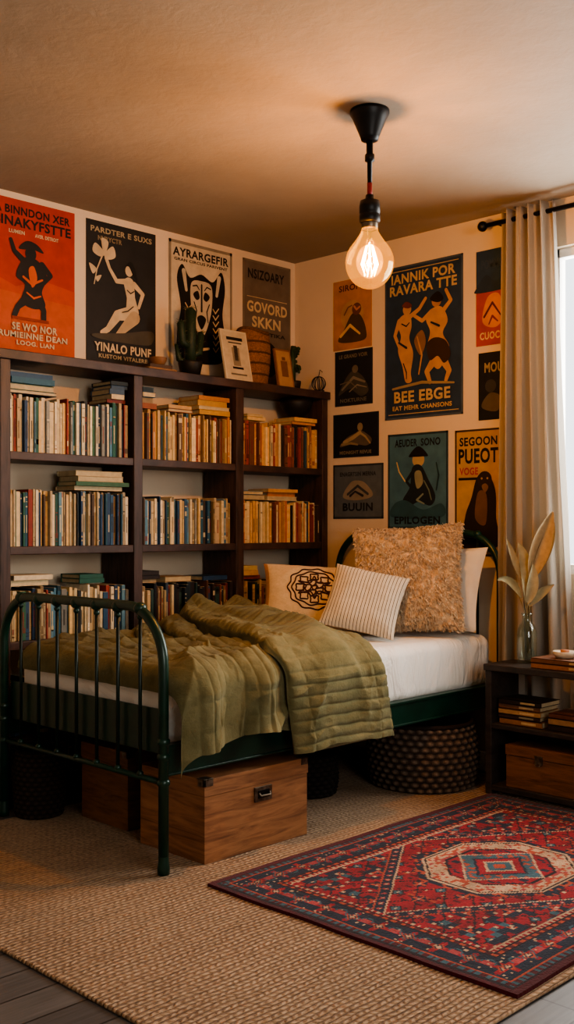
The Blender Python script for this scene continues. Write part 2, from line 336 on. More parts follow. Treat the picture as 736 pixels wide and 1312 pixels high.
S=[('p',[(.1,.2),(.3,.5),(.5,.62),(.75,.5),(.9,.25),(.7,.15),(.4,.3)],hx('45433d')),('l',[(.2,.3,.02),(.5,.5,.03),(.8,.4,.02)],hx('7a7364')),('l',[(.15,.4,.01),(.4,.44,.012),(.6,.3,.01)],hx('6a6356')),('l',[(.4,.25,.012),(.6,.36,.014),(.85,.3,.01)],hx('837a68')),('e',.55,.65,.08,.08,hx('6b6355')),('t','NOKTURNE',.15,.06,.85,.13,hx('6b675c')),('t','LE GRAND VOIR',.12,.86,.88,.93,hx('7b7262'))]
poster('black_moth_poster','R',-.306,-.569,1.806,2.10,dk,S,(.025,hx('2c3036')))
S=[('p',[(.15,.25),(.3,.45),(.5,.55),(.62,.6),(.85,.4),(.75,.25),(.45,.3)],hx('5d5449')),('e',.60,.68,.06,.07,hx('8a7c66')),('l',[(.25,.35,.03),(.45,.45,.035),(.6,.55,.03)],hx('a08d70')),('l',[(.6,.55,.02),(.72,.45,.018),(.82,.3,.014)],hx('a08d70')),('l',[(.2,.3,.02),(.4,.32,.02),(.55,.28,.014)],hx('8a7a60')),('t','MIDNIGHT REVUE',.15,.07,.85,.15,hx('7f7663'))]
poster('black_reclining_poster','R',-.294,-.611,1.53,1.762,hx('181b20'),S,(.02,hx('23303a')))
S=[('t','ENAGRTSIN MERNA',.14,.78,.86,.86,hx('2b2f35')),('p',[(.2,.4),(.35,.66),(.5,.7),(.66,.64),(.8,.42),(.5,.34)],hx('8a8172')),('l',[(.3,.45,.02),(.5,.6,.02),(.7,.45,.02)],hx('40444a')),('l',[(.35,.42,.02),(.45,.5,.015),(.6,.42,.02)],hx('2b2f35')),('t','BUUIN',.2,.14,.8,.29,hx('20252a'))]
poster('slate_notice_poster','R',-.294,-.642,1.203,1.492,hx('586168'),S,(.03,hx('343b42')))
cr=hx('bfa37c'); sk=hx('bd8f66')
S=[('r',.05,.03,.95,.035,cr),('r',.05,.965,.95,.97,cr),('t','IANNIK POR',.09,.885,.91,.95,cr),('t','RAVARA TTE',.07,.81,.93,.875,cr),
('e',.30,.71,.055,.06,sk),('p',[(.22,.67),(.33,.68),(.36,.60),(.33,.52),(.38,.42),(.35,.30),(.36,.24),(.28,.24),(.24,.34),(.18,.45),(.22,.54),(.17,.62)],sk),
('l',[(.34,.66,.025),(.46,.70,.02),(.54,.76,.018)],sk),('l',[(.20,.64,.03),(.14,.55,.02),(.2,.47,.018)],sk),
('e',.68,.73,.06,.06,hx('a87a50')),('p',[(.60,.68),(.74,.69),(.82,.6),(.76,.52),(.84,.42),(.72,.30),(.62,.34),(.56,.44),(.60,.54),(.55,.62)],sk),
('l',[(.62,.67,.026),(.5,.62,.02),(.40,.66,.018)],sk),('l',[(.76,.66,.026),(.86,.72,.02),(.80,.79,.018)],sk),('l',[(.66,.36,.05),(.56,.29,.03),(.60,.22,.022)],sk),('l',[(.76,.36,.05),(.84,.28,.03),(.8,.22,.02)],sk),
('p',[(.24,.735),(.30,.76),(.37,.73),(.32,.715)],hx('6d331a')),('p',[(.60,.75),(.70,.79),(.77,.74),(.70,.72)],hx('1a1512')),
('p',[(.56,.46),(.66,.50),(.80,.47),(.86,.38),(.78,.33),(.70,.38),(.6,.36)],hx('3a2a22')),('p',[(.40,.5),(.5,.56),(.55,.48),(.48,.40)],hx('8a6440')),('l',[(.44,.52,.008),(.5,.4,.01),(.46,.28,.008)],sk),
('l',[(.12,.20,.012),(.5,.225,.016),(.9,.2,.01)],hx('96846a')),('l',[(.26,.36,.006),(.3,.3,.007),(.3,.26,.005)],navy),('l',[(.2,.5,.01),(.3,.46,.012)],navy),('l',[(.62,.6,.01),(.72,.57,.012)],navy),('l',[(.24,.62,.006),(.3,.60,.007),(.34,.62,.005)],navy),
('t','BEE EBGE',.14,.105,.86,.18,cr),('t','EAT MEHR CHANSONS',.12,.055,.88,.085,cr)]
poster('navy_dancers_poster','R',-.653,-1.139,1.708,2.487,hx('2a3b50'),S,(.02,hx('4a5664')))
te=hx('456b7b')
S=[('t','AEUDER',.12,.86,.5,.94,hx('161e22')),('t','SONO',.56,.86,.88,.94,hx('161e22')),('e',.52,.72,.10,.10,hx('b09a78')),('p',[(.36,.76),(.52,.86),(.68,.76),(.58,.75),(.46,.75)],blk),
('p',[(.42,.64),(.56,.66),(.68,.52),(.80,.34),(.72,.24),(.52,.28),(.34,.22),(.26,.3),(.38,.44)],hx('1c262b')),('l',[(.44,.6,.03),(.32,.5,.02),(.42,.42,.02)],hx('1c262b')),('p',[(.46,.58),(.56,.6),(.6,.48),(.5,.42)],hx('8a8a72')),
('p',[(.1,.25),(.3,.3),(.6,.2),(.9,.26),(.9,.12),(.1,.12)],hx('2d505b')),('l',[(.3,.5,.01),(.2,.6,.01),(.16,.7,.008)],hx('c9b58c')),('t','EPILOGEN',.12,.05,.88,.13,hx('121a1a')),('l',[(.6,.36,.012),(.5,.3,.014),(.62,.26,.01)],hx('7d8a7a')),('l',[(.62,.5,.008),(.7,.4,.01),(.74,.3,.008)],hx('6d7a6a')),('l',[(.82,.4,.01),(.86,.55,.012),(.82,.68,.008)],hx('223e46'))]
poster('teal_seated_poster','R',-.673,-1.051,1.15,1.633,te,S,(.03,hx('2c3f49')))
S=[('r',0,0,1,.62,hx('a8401f')),('t','POMMO',.16,.80,.84,.90,hx('39475c')),('p',[(.02,.62),(.3,.74),(.6,.66),(.98,.75),(.98,.58),(.02,.56)],hx('27384c')),('p',[(.2,.25),(.35,.5),(.7,.52),(.85,.3),(.6,.18)],hx('d08a58')),('l',[(.25,.3,.03),(.5,.44,.03),(.75,.3,.02)],hx('5a1a10')),('l',[(.4,.22,.02),(.5,.3,.03),(.66,.24,.02)],hx('7a2412')),('t','CUOCK',.12,.06,.88,.14,cream)]
poster('red_blue_poster','R',-1.216,-1.40,2.022,2.475,hx('2b4059'),S)
S=[('e',.4,.5,.18,.18,hx('3a3a3c')),('t','MOU',.2,.7,.8,.85,hx('9a8d78')),('p',[(.1,.2),(.4,.4),(.8,.3),(.6,.12)],hx('5b5248'))]
poster('dark_theatre_poster','R',-1.229,-1.40,1.668,1.988,hx('181a20'),S)
S=[('t','SEGOON',.1,.87,.9,.94,blk),('t','PUEOT',.08,.73,.92,.85,blk),('r',.08,.60,.5,.62,blk),('t','VOGE',.1,.64,.5,.70,red),('p',[(.2,.06),(.22,.3),(.36,.46),(.48,.62),(.68,.66),(.86,.52),(.88,.3),(.92,.08)],hx('241a14')),('e',.64,.60,.15,.15,hx('2e1e14')),('p',[(.44,.3),(.5,.5),(.68,.48),(.66,.25)],hx('6a4c30')),('e',.58,.61,.02,.02,hx('b08a50')),('e',.70,.61,.02,.02,hx('b08a50')),('p',[(.58,.55),(.66,.57),(.72,.54),(.65,.5)],hx('7a5a3a')),('t','JARDINS',.1,.02,.9,.055,blk)]
poster('yellow_bear_poster','R',-1.093,-1.362,1.02,1.628,hx('b79250'),S,(.035,hx('3a2c20')))

# ---------------- bookshelf ----------------
YF=-.27; 
b=MB(); ups=[(-2.0,-1.952),(-1.323,-1.274),(-.694,-.642),(-.064,-.022)]
sh=[1.472,1.078,.684,.29]
for x0,x1 in ups: b.box((x0,YF,0.0),(x1,-.022,1.848),M['shelfv'])
b.box((-2.012,YF-.012,1.848),(-.012,-.022,1.888),M['shelf'])
for i in range(3):
    for z in sh: b.box((ups[i][1],YF+.004,z-.034),(ups[i+1][0],-.022,z),M['shelf'])
    b.box((ups[i][1],YF+.03,0),(ups[i+1][0],YF+.05,.09),M['shelf'])
    b.box((ups[i][1],YF+.004,.08),(ups[i+1][0],-.022,.10),M['shelf'])
b.obj('bookshelf',bevel=.003)
b=MB()
pal={'A':['d8c8a4','c4b08a','b09870','28566a','1f5446','2c5272','84847c','1a2024','b09c7c','5a8090','d0ba90','4a3a2c','a08a64','1f3c5c','8c3424','d8b478','e0d4b8','3a6448','4a7890','d8c8a8','8a7450','2a4a66'],
'B':['d8bc88','cca870','b88c50','d0b07c','dcc8a0','a08458','5a4434','c4a87c','8c7048','24201e','8c3e2a','345868','b87c44','e0d0ac','d0b880','c89a4c'],
'C':['cc8c4c','b8743c','d09c5c','8c4c2c','d8a868','382a20','9c6438','dcc090','6a4430','242220','38505a','903c2a','e0cca4','c8a06c','b86c3c'],
'D':['1c2c34','2c4440','7c4426','b89a70','34485c','2c2220','8c7654','18181a','a08860','5c3c28','702c24','d0bc94']}
def pick(p): return vary(hx(random.choice(pal[p])),.2)
def vbook(x,z,th,h,dep,col,lean=0):
    yf=YF+.012+random.uniform(.004,.026); R=Matrix.Rotation(lean,3,'Y'); piv=(x,yf,z)
    g=.0006
    b.box((x+g,yf,z),(x+th-g,yf+dep,z+h),M['books'],col,R,piv)
    b.box((x+.002,yf+.004,z+h),(x+th-.002,yf+dep-.004,z+h+.0012),M['books'],hx('b9a785'),R,piv)
    if th>.007:
        c2=mix(col,hx(random.choice(['d8c090','1a1614','7c3020','e0d0a8','100e0c'])),.75)
        for k in range(random.choice([0,1,2,3])):
            zz=z+h*random.choice([.08,.15,.62,.72,.82,.9]); b.box((x+.002,yf-.0008,zz),(x+th-.002,yf+.001,zz+random.choice([.003,.006,.022])),M['books'],c2,R,piv)
        if random.random()<.6:
            zz=z+h*.25; b.box((x+th*.35,yf-.0008,zz),(x+th*.65,yf+.001,zz+h*.33),M['books'],c2,R,piv)
def rowb(x0,x1,z,p,hm=.21,hv=.02,thm=.018,gap=0):
    x=x0+.004
    while True:
        th=random.uniform(.55,1.4)*thm
        if random.random()<.12: th*=1.6
        if x+th>x1-.004-gap: break
        vbook(x,z+.0005,th,hm+random.uniform(-hv,hv),random.uniform(.14,.19),pick(p)); x+=th+.0006
def stack(x0,x1,z,n,p,t=.018):
    zz=z
    for i in range(n):
        th=random.uniform(.7,1.3)*t; a=x0+random.uniform(0,.02); c=x1-random.uniform(0,.03); yf=YF+random.uniform(.02,.05); col=pick(p)
        b.box((a,yf,zz),(c,yf+.15,zz+.002),M['books'],col); b.box((a,yf,zz+th-.002),(c,yf+.15,zz+th),M['books'],col)
        if random.random()<.75: b.box((a,yf-.0005,zz),(c,yf+.006,zz+th),M['books'],col)
        b.box((a+.003,yf+.003,zz+.002),(c-.003,yf+.147,zz+th-.002),M['books'],hx('bba984')); b.box((a,yf+.142,zz),(c,yf+.15,zz+th),M['books'],col)
        zz+=th+.0005
I=[(-1.952,-1.323),(-1.274,-.694),(-.642,-.064)]
rowb(I[0][0],I[0][1],sh[0],'A',.228,.014,.013); rowb(I[1][0],I[1][1],sh[0],'B',.215,.016,.012); rowb(I[2][0],I[2][1],sh[0],'C',.212,.016,.017)
stack(-1.945,-1.70,sh[0]+.246,4,'A',.02); stack(-.92,-.70,sh[0]+.234,4,'B',.022); stack(-1.1,-.93,sh[0]+.234,2,'C',.016); stack(-.27,-.07,sh[0]+.231,2,'C',.018); stack(-.60,-.45,sh[0]+.231,2,'B',.014)
stack(-1.44,-1.325,sh[0]+.246,5,'D',.02); stack(-1.27,-1.17,sh[0]+.234,4,'D',.022)
rowb(I[0][0],I[0][1],sh[1],'A',.228,.012,.013); rowb(I[1][0],I[1][1],sh[1],'A',.210,.014,.012); rowb(I[2][0],I[2][1],sh[1],'C',.205,.012,.014)
stack(-1.62,-1.33,sh[1]+.243,4,'A',.022); stack(-.635,-.46,sh[1]+.219,2,'B',.024); stack(-.45,-.21,sh[1]+.219,3,'C',.018)
rowb(I[0][0]+.0,I[0][1],sh[2],'A',.205,.02,.014); rowb(I[1][0],I[1][1],sh[2],'D',.195,.02,.015); rowb(I[2][0],I[2][1],sh[2],'D',.19,.02,.016)
stack(-1.94,-1.72,sh[2]+.228,2,'A',.024); stack(-1.60,-1.45,sh[2]+.228,2,'A',.02); stack(-1.27,-1.15,sh[2]+.216,3,'D',.02); stack(-1.12,-.95,sh[2]+.216,1,'B',.02); stack(-.64,-.5,sh[2]+.212,3,'B',.02); stack(-.24,-.07,sh[2]+.212,2,'D',.02);stack(-.9,-.72,sh[2]+.216,1,'A',.02)
for i in range(3):
    rowb(I[i][0],I[i][1],sh[3],'D',.2,.03,.02); rowb(I[i][0],I[i][1],.10,'D',.13,.01,.02)
b.obj('shelved_books')
b=MB(); b.lathe([(0,0),(.03,0),(.075,.04),(.088,.075),(.085,.10),(.08,.10),(.07,.045),(0,.012)],(-.165,-.17,sh[0]+.272),M['misc'],hx('17120f'),28); b.obj('dark_ceramic_bowl')

# ---------------- things on the bookshelf ----------------
ZT=1.889
b=MB(); g1=hx('1e301b')
b.lathe([(.0,0),(.045,0),(.06,.07),(.06,.08),(.05,.08),(.0,.07)],(-.89,-.15,ZT),M['misc'],hx('16130f'),24)
def cact(pts,r):
    n=len(pts); b.tube(pts,[r]*(n-1)+[r*.5],M['misc'],g1,9)
    P=[Vector(p) for p in pts]
    for i in range(n-1):
        for k in range(14):
            q=P[i].lerp(P[i+1],random.random()); a=random.uniform(0,2*pi); d=Vector((math.cos(a),math.sin(a),.3)); b.tube([q,q+d*(r+.009)],[.0018,.0004],M['misc'],hx('6d6c50'),4)
cact([(-.89,-.15,ZT+.07),(-.888,-.15,ZT+.2),(-.89,-.15,ZT+.33),(-.89,-.15,ZT+.345)],.028)
cact([(-.89,-.15,ZT+.15),(-.94,-.15,ZT+.17),(-.95,-.15,ZT+.26),(-.95,-.15,ZT+.275)],.020)
cact([(-.89,-.15,ZT+.11),(-.835,-.15,ZT+.13),(-.825,-.15,ZT+.22),(-.825,-.15,ZT+.235)],.020)
cact([(-.90,-.14,ZT+.07),(-.945,-.13,ZT+.09),(-.965,-.13,ZT+.16)],.016)
b.obj('potted_cactus')
def leancard(name,x0,x1,h,y,ang,bg,rim,deco):
    b=MB(); R=Matrix.Rotation(-ang,3,'X'); piv=(0,y,ZT)
    b.box((x0,y,ZT+.003),(x1,y+.012,ZT+h),M['misc'],rim,R,piv)
    e=.01; b.box((x0+e,y-.001,ZT+.003+e),(x1-e,y+.002,ZT+h-e),M['misc'],bg,R,piv)
    for (u0,v0,u1,v1,c) in deco: 
        w=x1-x0; b.box((x0+w*u0,y-.002,ZT+h*v0),(x0+w*u1,y+.001,ZT+h*v1),M['misc'],c,R,piv)
    return b.obj(name)
dc=[(.2,.80,.8,.86,blk),(.25,.74,.75,.76,blk),(.35,.3,.62,.66,hx('8a7f6c')),(.42,.4,.56,.7,hx('4a433a')),(.3,.24,.7,.28,blk),(.2,.12,.8,.15,hx('6a6256'))]
leancard('illustrated_card',-.725,-.545,.27,-.235,math.radians(12),hx('c2b49c'),hx('cbbfa8'),dc)
leancard('small_wooden_frame',-.335,-.215,.215,-.21,math.radians(10),hx('b08a62'),hx('8a5c38'),[(.3,.3,.7,.7,hx('7a5230')),(.4,.72,.6,.8,hx('6a4428'))])
b=MB()
def bf(u,v):
    th=2*pi*u; r=.070+.018*math.sin(v*2.6)+.004*math.sin(th*24+(int(v*26)%2)*pi); z=v*.29
    return (-.44+r*math.cos(th)*1.1,-.12+r*math.sin(th)*.9,ZT+z+ (.012*math.sin(th*2+1) if v>.9 else 0))
b.grid(bf,96,52,M['wicker'],wrapu=True,colfn=lambda u,v: vary(hx('8a6040') if int(v*26)%5 else hx('563c2a'),.2))
b.lathe([(0,.002),(.07,.002)],(-.44,-.12,ZT),M['wicker'],hx('6b4528'),24)
b.tube([(-.44+.085*math.cos(a*pi/12)*1.0,-.12+.072*math.sin(a*pi/12),ZT+.288+.01*math.sin(a*pi/6+1)) for a in range(24)],.007,M['wicker'],hx('6b4d34'),6,True)
b.obj('woven_basket',solid=.004)
b=MB()
b.lathe([(0,0),(.034,0),(.042,.05),(.042,.06),(.036,.06),(0,.05)],(-.145,-.13,ZT),M['misc'],hx('241d18'),20)
def leafg(b,p0,p1,p2,w,col,mat,nrm=Vector((-.7,-.7,.2)),n=10,cup=.25):
    p0,p1,p2=map(Vector,(p0,p1,p2))
    def fn(u,v):
        p=p0*(1-v)**2+p1*2*v*(1-v)+p2*v*v; t=((p1-p0)*(1-v)+(p2-p1)*v).normalized(); s=t.cross(nrm).normalized(); q=s.cross(t)
        ww=w*math.sin(pi*min(1,v*.93+.05))**.8; k=(u-.5)*2
        return p+s*ww*.5*k+q*abs(k)**2*ww*cup
    b.grid(fn,6,n,mat,col)
for k in range(20):
    a=random.uniform(0,2*pi); r=random.uniform(.02,.045); h=random.uniform(.06,.20)
    p=Vector((-.145,-.13,ZT+.055)); e=p+Vector((r*math.cos(a),r*math.sin(a),h)); mdp=p+Vector((r*.3*math.cos(a),r*.3*math.sin(a),h*.8))
    b.tube([p,mdp,e],[.004,.003,.002],M['leaf'],hx('2c3820'),5); leafg(b,mdp,e,e+Vector((r*.3*math.cos(a),r*.3*math.sin(a),-.015)),.024,vary(hx('34462a'),.3),M['leaf'])
b.tube([(-.15,-.13,ZT+.05),(-.152,-.13,ZT+.16),(-.15,-.13,ZT+.25)],[.016,.018,.01],M['misc'],hx('2c3f22'),8)
b.obj('potted_succulent')
b=MB()
for k in range(5):
    a=k*pi/5; b.tube([(-.060+.038*math.cos(t*pi/12)*math.cos(a),-.238+.038*math.cos(t*pi/12)*math.sin(a),ZT+.045+.038*math.sin(t*pi/12)) for t in range(24)],.0022,M['black'],segs=5,closed=True)
b.tube([(-.060+.03*math.cos(t*pi/12),-.238+.03*math.sin(t*pi/12),ZT+.006) for t in range(24)],.0025,M['black'],segs=5,closed=True)
b.tube([(-.060,-.238,ZT+.08),(-.05,-.238,ZT+.12),(-.03,-.238,ZT+.11)],.002,M['black'],segs=5)
b.obj('wire_globe_ornament')
b=MB(); b.box((-1.20,-.22,ZT),(-1.03,-.10,ZT+.018),M['books'],hx('8c6844')); b.box((-1.185,-.21,ZT+.0185),(-1.05,-.11,ZT+.036),M['books'],hx('4a3626')); b.lathe([(0,.037),(.03,.037),(.042,.06),(.045,.075),(.040,.075),(.0,.045)],(-1.10,-.16,ZT),M['misc'],hx('7a5638'),20)
b.obj('keepsake_books_with_bowl',bevel=.002)

# ---------------- bed ----------------
bed=empty('metal_bed')
XF,XH,YN,YR=-2.044,-.05,-1.382,-.374
ZR=.0125
def arch(x,top,rad,zb):
    pts=[(x,YN,zb)]; z1=top-rad
    for k in range(13):
        a=k/12*pi/2; pts.append((x,YN+rad-rad*math.cos(a),z1+rad*math.sin(a)))
    for k in range(13):
        a=k/12*pi/2; pts.append((x,YR-rad+rad*math.sin(a),z1+rad*math.cos(a)))
    pts.append((x,YR,zb)); return pts
b=MB(); b.tube(arch(XF,.89,.19,.03),.0175,M['green'],segs=16)
for y in (YN,YR):
    b.lathe([(0,0),(.02,0),(.021,.02),(.018,.04),(.0175,.06)],(XF,y,ZR),M['green'],segs=16)
    for z in (.315,.40,.45): b.lathe([(.0165,-.012),(.022,-.006),(.022,.006),(.0165,.012)],(XF,y,z),M['green'],segs=16)
b.obj('footboard_frame',bed)
b=MB(); b.tube([(XF,YN,.315),(XF,YR,.315)],.010,M['green'],segs=12)
ys=[YN+ (YR-YN)*k/8 for k in range(1,8)]
for i,y in enumerate(ys):
    b.tube([(XF,y,.315),(XF,y,.875)],.0065,M['spin'],segs=8)
    b.ball((XF,y,.884),.023,M['green'],sz=.95); b.ball((XF,y,.855),.011,M['green']); b.ball((XF,y,.325),.012,M['green'])
b.obj('footboard_spindles',bed)
b=MB(); b.tube(arch(XH,1.13,.2,.03),.0175,M['green'],segs=16); b.tube([(XH,YN,.50),(XH,YR,.50)],.010,M['green'])
for y in (YN,YR): b.lathe([(0,0),(.02,0),(.021,.02),(.018,.04),(.0175,.06)],(XH,y,ZR),M['green'],segs=16)
for y in ys:
    b.tube([(XH,y,.50),(XH,y,1.115)],.0065,M['spin'],segs=8); b.ball((XH,y,1.124),.021,M['green'],sz=.9)
b.obj('headboard',bed)
b=MB()
for y0,y1 in ((YN-.006,YN+.006),(YR-.006,YR+.006)):
    b.box((XF+.01,y0,.335),(XH-.01,y1,.435),M['green'])
b.box((XF+.01,YN-.012,.425),(XH-.01,YN+.03,.437),M['green']); b.box((XF+.01,YN-.012,.335),(XH-.01,YN+.02,.343),M['green'])
b.box((XF+.018,YN+.02,.40),(XF+.028,YR-.02,.55),M['green']); b.box((XH-.03,YN+.02,.36),(XH-.02,YR-.02,.45),M['green'])
for k in range(12):
    x=-1.9+k*.155; b.box((x,YN+.01,.40),(x+.07,YR-.01,.418),M['black'])
b.obj('rails_and_slats',bed,bevel=.002)
b=MB()
b.box((-1.985,-1.365,.42),(-.09,-.392,.662),M['sheet']); o=b.obj('mattress',bevel=.05,seg=6)
for p in o.data.polygons: p.use_smooth=True

# ---------------- quilt ----------------
b=MB()
def crossp(s,off):
    top=.668+off; L=.93; R=.06+off
    if s<L: return (-.43-s,top,0)
    a=(s-L)/R
    if a<pi/2: return (-.43-L-R*math.sin(a),top-R*(1-math.cos(a)),a/(pi/2))
    return (-.43-L-R,top-R-(s-L-R*pi/2),1)
def crease(x,y,z=0):
    return 1-2*abs(nz(x,y,z))*1.6
def base(u,v):
    x=-2.012+u*.64; s=v*1.235
    drop=0; xx=x; ff=0
    if x<-1.945: 
        k=(-1.945-x)/.067; ff=k; xx=-1.945-.072*math.sin(k*pi/2); drop=.085*(1-math.cos(k*pi/2))
    sk=x+ .30*(1-min(1,s/.95))*u
    y,z,d=crossp(s,.016)
    wx=x+.012*nz(s*6,x*5,2)
    ch=abs(math.sin(pi*(wx+2.0)/.045))**.4; ch2=abs(math.sin(pi*(s+.010*nz(x*6,s*5,6))/.09))**.4
    wr=.026*max(0,crease(x*3.2+s*1.2,s*2.2,1))**2+.008*max(0,crease(x*8,s*5,4))**2+nz(x*22,s*20,7)*.003
    fold=.020*math.sin(x*24+3*nz(s*2,3)+s*3)*(.3+1.1*d)
    n=(.009*min(ch,.4+.6*ch2)+wr+fold*1.0+.008)*(1-.8*ff)
    xx=xx+(sk-x)*(1-ff)
    if d<=0: z+=max(n,.0)
    else:
        y-=max(n*d,.0)+.004; z+=max(n,0)*(1-d)
        z+=.016*math.sin(x*11+1)*d*(s-1.0)/.2
    return (xx,y,z-drop)
def shf(u,v):
    s=v*1.235; x=-2.012+u*.62; return (.94+.08*nz(x*8,s*8,2),)*3
b.grid(base,230,330,M['quilt'],colfn=shf)
def flap(th,v):
    s=v*1.345
    k=min(1,s/.95)
    xa=-1.20*(1-k)-1.56*k; xb=-.70*(1-k)-1.05*k
    if s>.99: q=(s-.99)/.35; xa+=.05*q; xb+=.09*q
    ca,sa=math.cos(th),math.sin(th)
    w=.5+.5*math.copysign(abs(ca)**(1/3.),ca); n=math.copysign(abs(sa)**.7,sa)
    thick=.026+.022*(1-k)
    y,z,d=crossp(s,.034)
    base_n=thick*(n*1.0+.6)
    tx=(w)*(xb-xa); x=xa+tx
    if n>0:
        sw=s+.005*nz(tx*6,s*3,4); tw=tx+.006*nz(tx*5,s*6,8)
        q1=abs(math.sin(pi*sw/.044))**.4; q2=abs(math.sin(pi*tw/.075))**.35
        base_n+=.010*(min(q1,.35+.65*q2)-.5)*min(1,n*2)
        base_n+=.022*max(0,crease(x*3.5+2,s*2.5,9))**2*(1-.4*d)+.005*max(0,crease(x*9,s*10,6))**2+nz(x*22,s*20,3)*.003+.011*math.sin(tx*20+s*3+2*nz(s*2,1))*(1-.2*d)
        base_n+=.05*math.exp(-((tx-.12-.3*s)/.06)**2)*(1-k)+.03*math.exp(-((tx-.34-.1*s)/.05)**2)*(1-k)
    else: base_n=min(base_n,.006)
    base_n=max(base_n,.0)
    xx=x+.014*nz(s*6,n,5)
    if d<=0: z+=base_n
    else: y-=base_n*d; z+=base_n*(1-d)
    end=.012*nz(tx*9,2)+.012*math.sin(tx*7)
    if d>=1: z+=end*(s-1.)/.3
    return (xx,y,z)
b.grid(lambda u,v: flap(2*pi*u,v),320,430,M['quilt'],wrapu=True,colfn=lambda u,v:(1.0+.06*nz(u*9,v*12),)*3)
for v in (0,1):
    ring=[flap(2*pi*i/320,v) for i in range(320)]; b.add(ring,[tuple(range(320))],M['quilt'])
def roll(cx0,cx1,y1,r0,zz,sd):
    def f(u,v):
        k=v; th=2*pi*u; cx=cx0*(1-k)+cx1*k
        y=-.42+(y1+.42)*k; r=r0*(1-.6*k)*min(1,8*(1-k)+.05)
        return (cx+2.1*r*math.cos(th)+.025*nz(k*6,sd),y,zz-.03*k+r*math.sin(th)*1.1+.014*nz(math.cos(th)*2,k*9,sd)+.006*abs(math.sin(k*52))**.5)
    b.grid(f,50,170,M['quilt'],wrapu=True)
roll(-1.22,-1.66,-1.20,.042,.715,3); roll(-1.38,-1.80,-1.0,.030,.70,7)
b.obj('green_quilt')

# ---------------- pillows ----------------
def pil(w,h,t,u,v,sg,seed=0,wr=.01):
    a=2*u-1;c=2*v-1
    x=w/2*a*(1-.07*(1-c*c)*abs(a)); z=h/2*c*(1-.07*(1-a*a)*abs(c))
    e=((1-abs(a)**3.2)*(1-abs(c)**3.2)); T=t/2*max(0,e)**.55
    T*=1+wr*12*nz(x*7+seed,z*7,seed); 
    if e>0: T+=wr*.6*nz(x*22+seed,z*22,sg)*min(1,e*5)
    return Vector((x,-sg*T,z))
def pmat(loc,theta,lean,roll=0): return Matrix.Translation(loc)@Matrix.Rotation(math.radians(theta),4,'Z')@Matrix.Rotation(math.radians(lean),4,'X')@Matrix.Rotation(math.radians(roll),4,'Y')
b=MB()
for sg in (1,-1): b.grid(lambda u,v: pil(.66,.40,.12,u,v,sg,3),40,30,M['linen'])
b.obj('white_pillow',mtx=pmat((-.165,-1.03,.872),-90,-14))
b=MB(); fc=hx('d2b898')
for sg in (1,-1):
    b.grid(lambda u,v: pil(.50,.50,.16,u,v,sg,8)+Vector((0,-sg*.014*nz(u*20,v*20,sg),0)),70,70,M['fluff'],colfn=lambda u,v: vary(fc,.06))
random.seed(3)
for i in range(3400):
    sg=1 if random.random()<.75 else -1; u,v=random.random(),random.random()
    if random.random()<.14: u=random.choice([.006,.994])
    elif random.random()<.14: v=random.choice([.006,.994])
    p=pil(.50,.50,.16,u,v,sg,8); nrm=Vector(((u-.5)*1.3*(1.5 if abs(u-.5)>.45 else 1),-sg*.7,(v-.5)*1.3-.3)).normalized()
    d=(nrm*.8+Vector((random.uniform(-1,1),random.uniform(-1,1),random.uniform(-1.4,.6)))*.6).normalized()
    cc0=mix(fc,hx('eadcc6'),random.random()*.8); l0=random.uniform(.010,.018)
    for j in range(8):
        o=Vector((random.gauss(0,1),random.gauss(0,1),random.gauss(0,1)))
        dd=(d+o*.25).normalized(); s=dd.cross(Vector((random.uniform(-1,1),random.uniform(-1,1),random.uniform(-1,1)))).normalized()*.0021
        l=l0*random.uniform(.8,1.2); c2=(d.cross(Vector((0,1,0)))*.5+Vector((0,0,-.7)))*.009; p1=p+o*.0035
        q=[p1,p1+dd*l*.55,p1+dd*l*.9+c2]; cc=vary(cc0,.06)
        b.add([q[0]-s,q[0]+s,q[1]+s*1.2,q[1]-s*1.2,q[2]+s*.4,q[2]-s*.4],[(0,1,2,3),(3,2,4,5)],M['fluff'],cc,True)
b.obj('fluffy_throw_pillow',mtx=pmat((-.385,-1.10,.924),-64,-20,-4))
b=MB(); lc=hx('cfc4b0'); dkc=hx('2b2420')
def stc(u,v):
    f=(u*22)%1.0; return dkc if f<.22 else lc
for sg in (1,-1): b.grid(lambda u,v: pil(.34,.33,.12,u,v,sg,12,.006),132,40,M['attr_cloth'],colfn=stc)
b.obj('striped_throw_pillow',mtx=pmat((-.675,-1.085,.832),-50,-36,14))
b=MB(); ec=hx('c8b08c')
for sg in (1,-1): b.grid(lambda u,v: pil(.47,.34,.13,u,v,sg,20,.006),60,50,M['attr_cloth'],colfn=lambda u,v: vary(hx('a8784c') if u>.955 or u<.03 else ec,.06))
def stroke(pts,r=.0036,col=hx('3a1d12')):
    q=[]
    for (u,v) in smoothpoly(pts,5): p=pil(.47,.34,.13,u,v,1,20,.006); q.append(p+Vector((0,-.002,0)))
    b.tube(q,r,M['attr_cloth'],col,6,True)
def ell(cx,cy,a,c,n=14,w=0): return [(cx+(a+w*(k%2))*math.cos(2*pi*k/n),cy+(c+w*(k%2))*math.sin(2*pi*k/n)) for k in range(n)]
stroke(ell(.5,.5,.25,.33,22,.025)); stroke(ell(.5,.5,.21,.27,18,.02))
for k in range(8):
    a=2*pi*k/8; stroke(ell(.5+.145*math.cos(a),.5+.19*math.sin(a),.035,.05,8,.018))
for k in range(5):
    a=2*pi*k/5+.6; stroke(ell(.5+.065*math.cos(a),.5+.085*math.sin(a),.032,.042,7,.015))
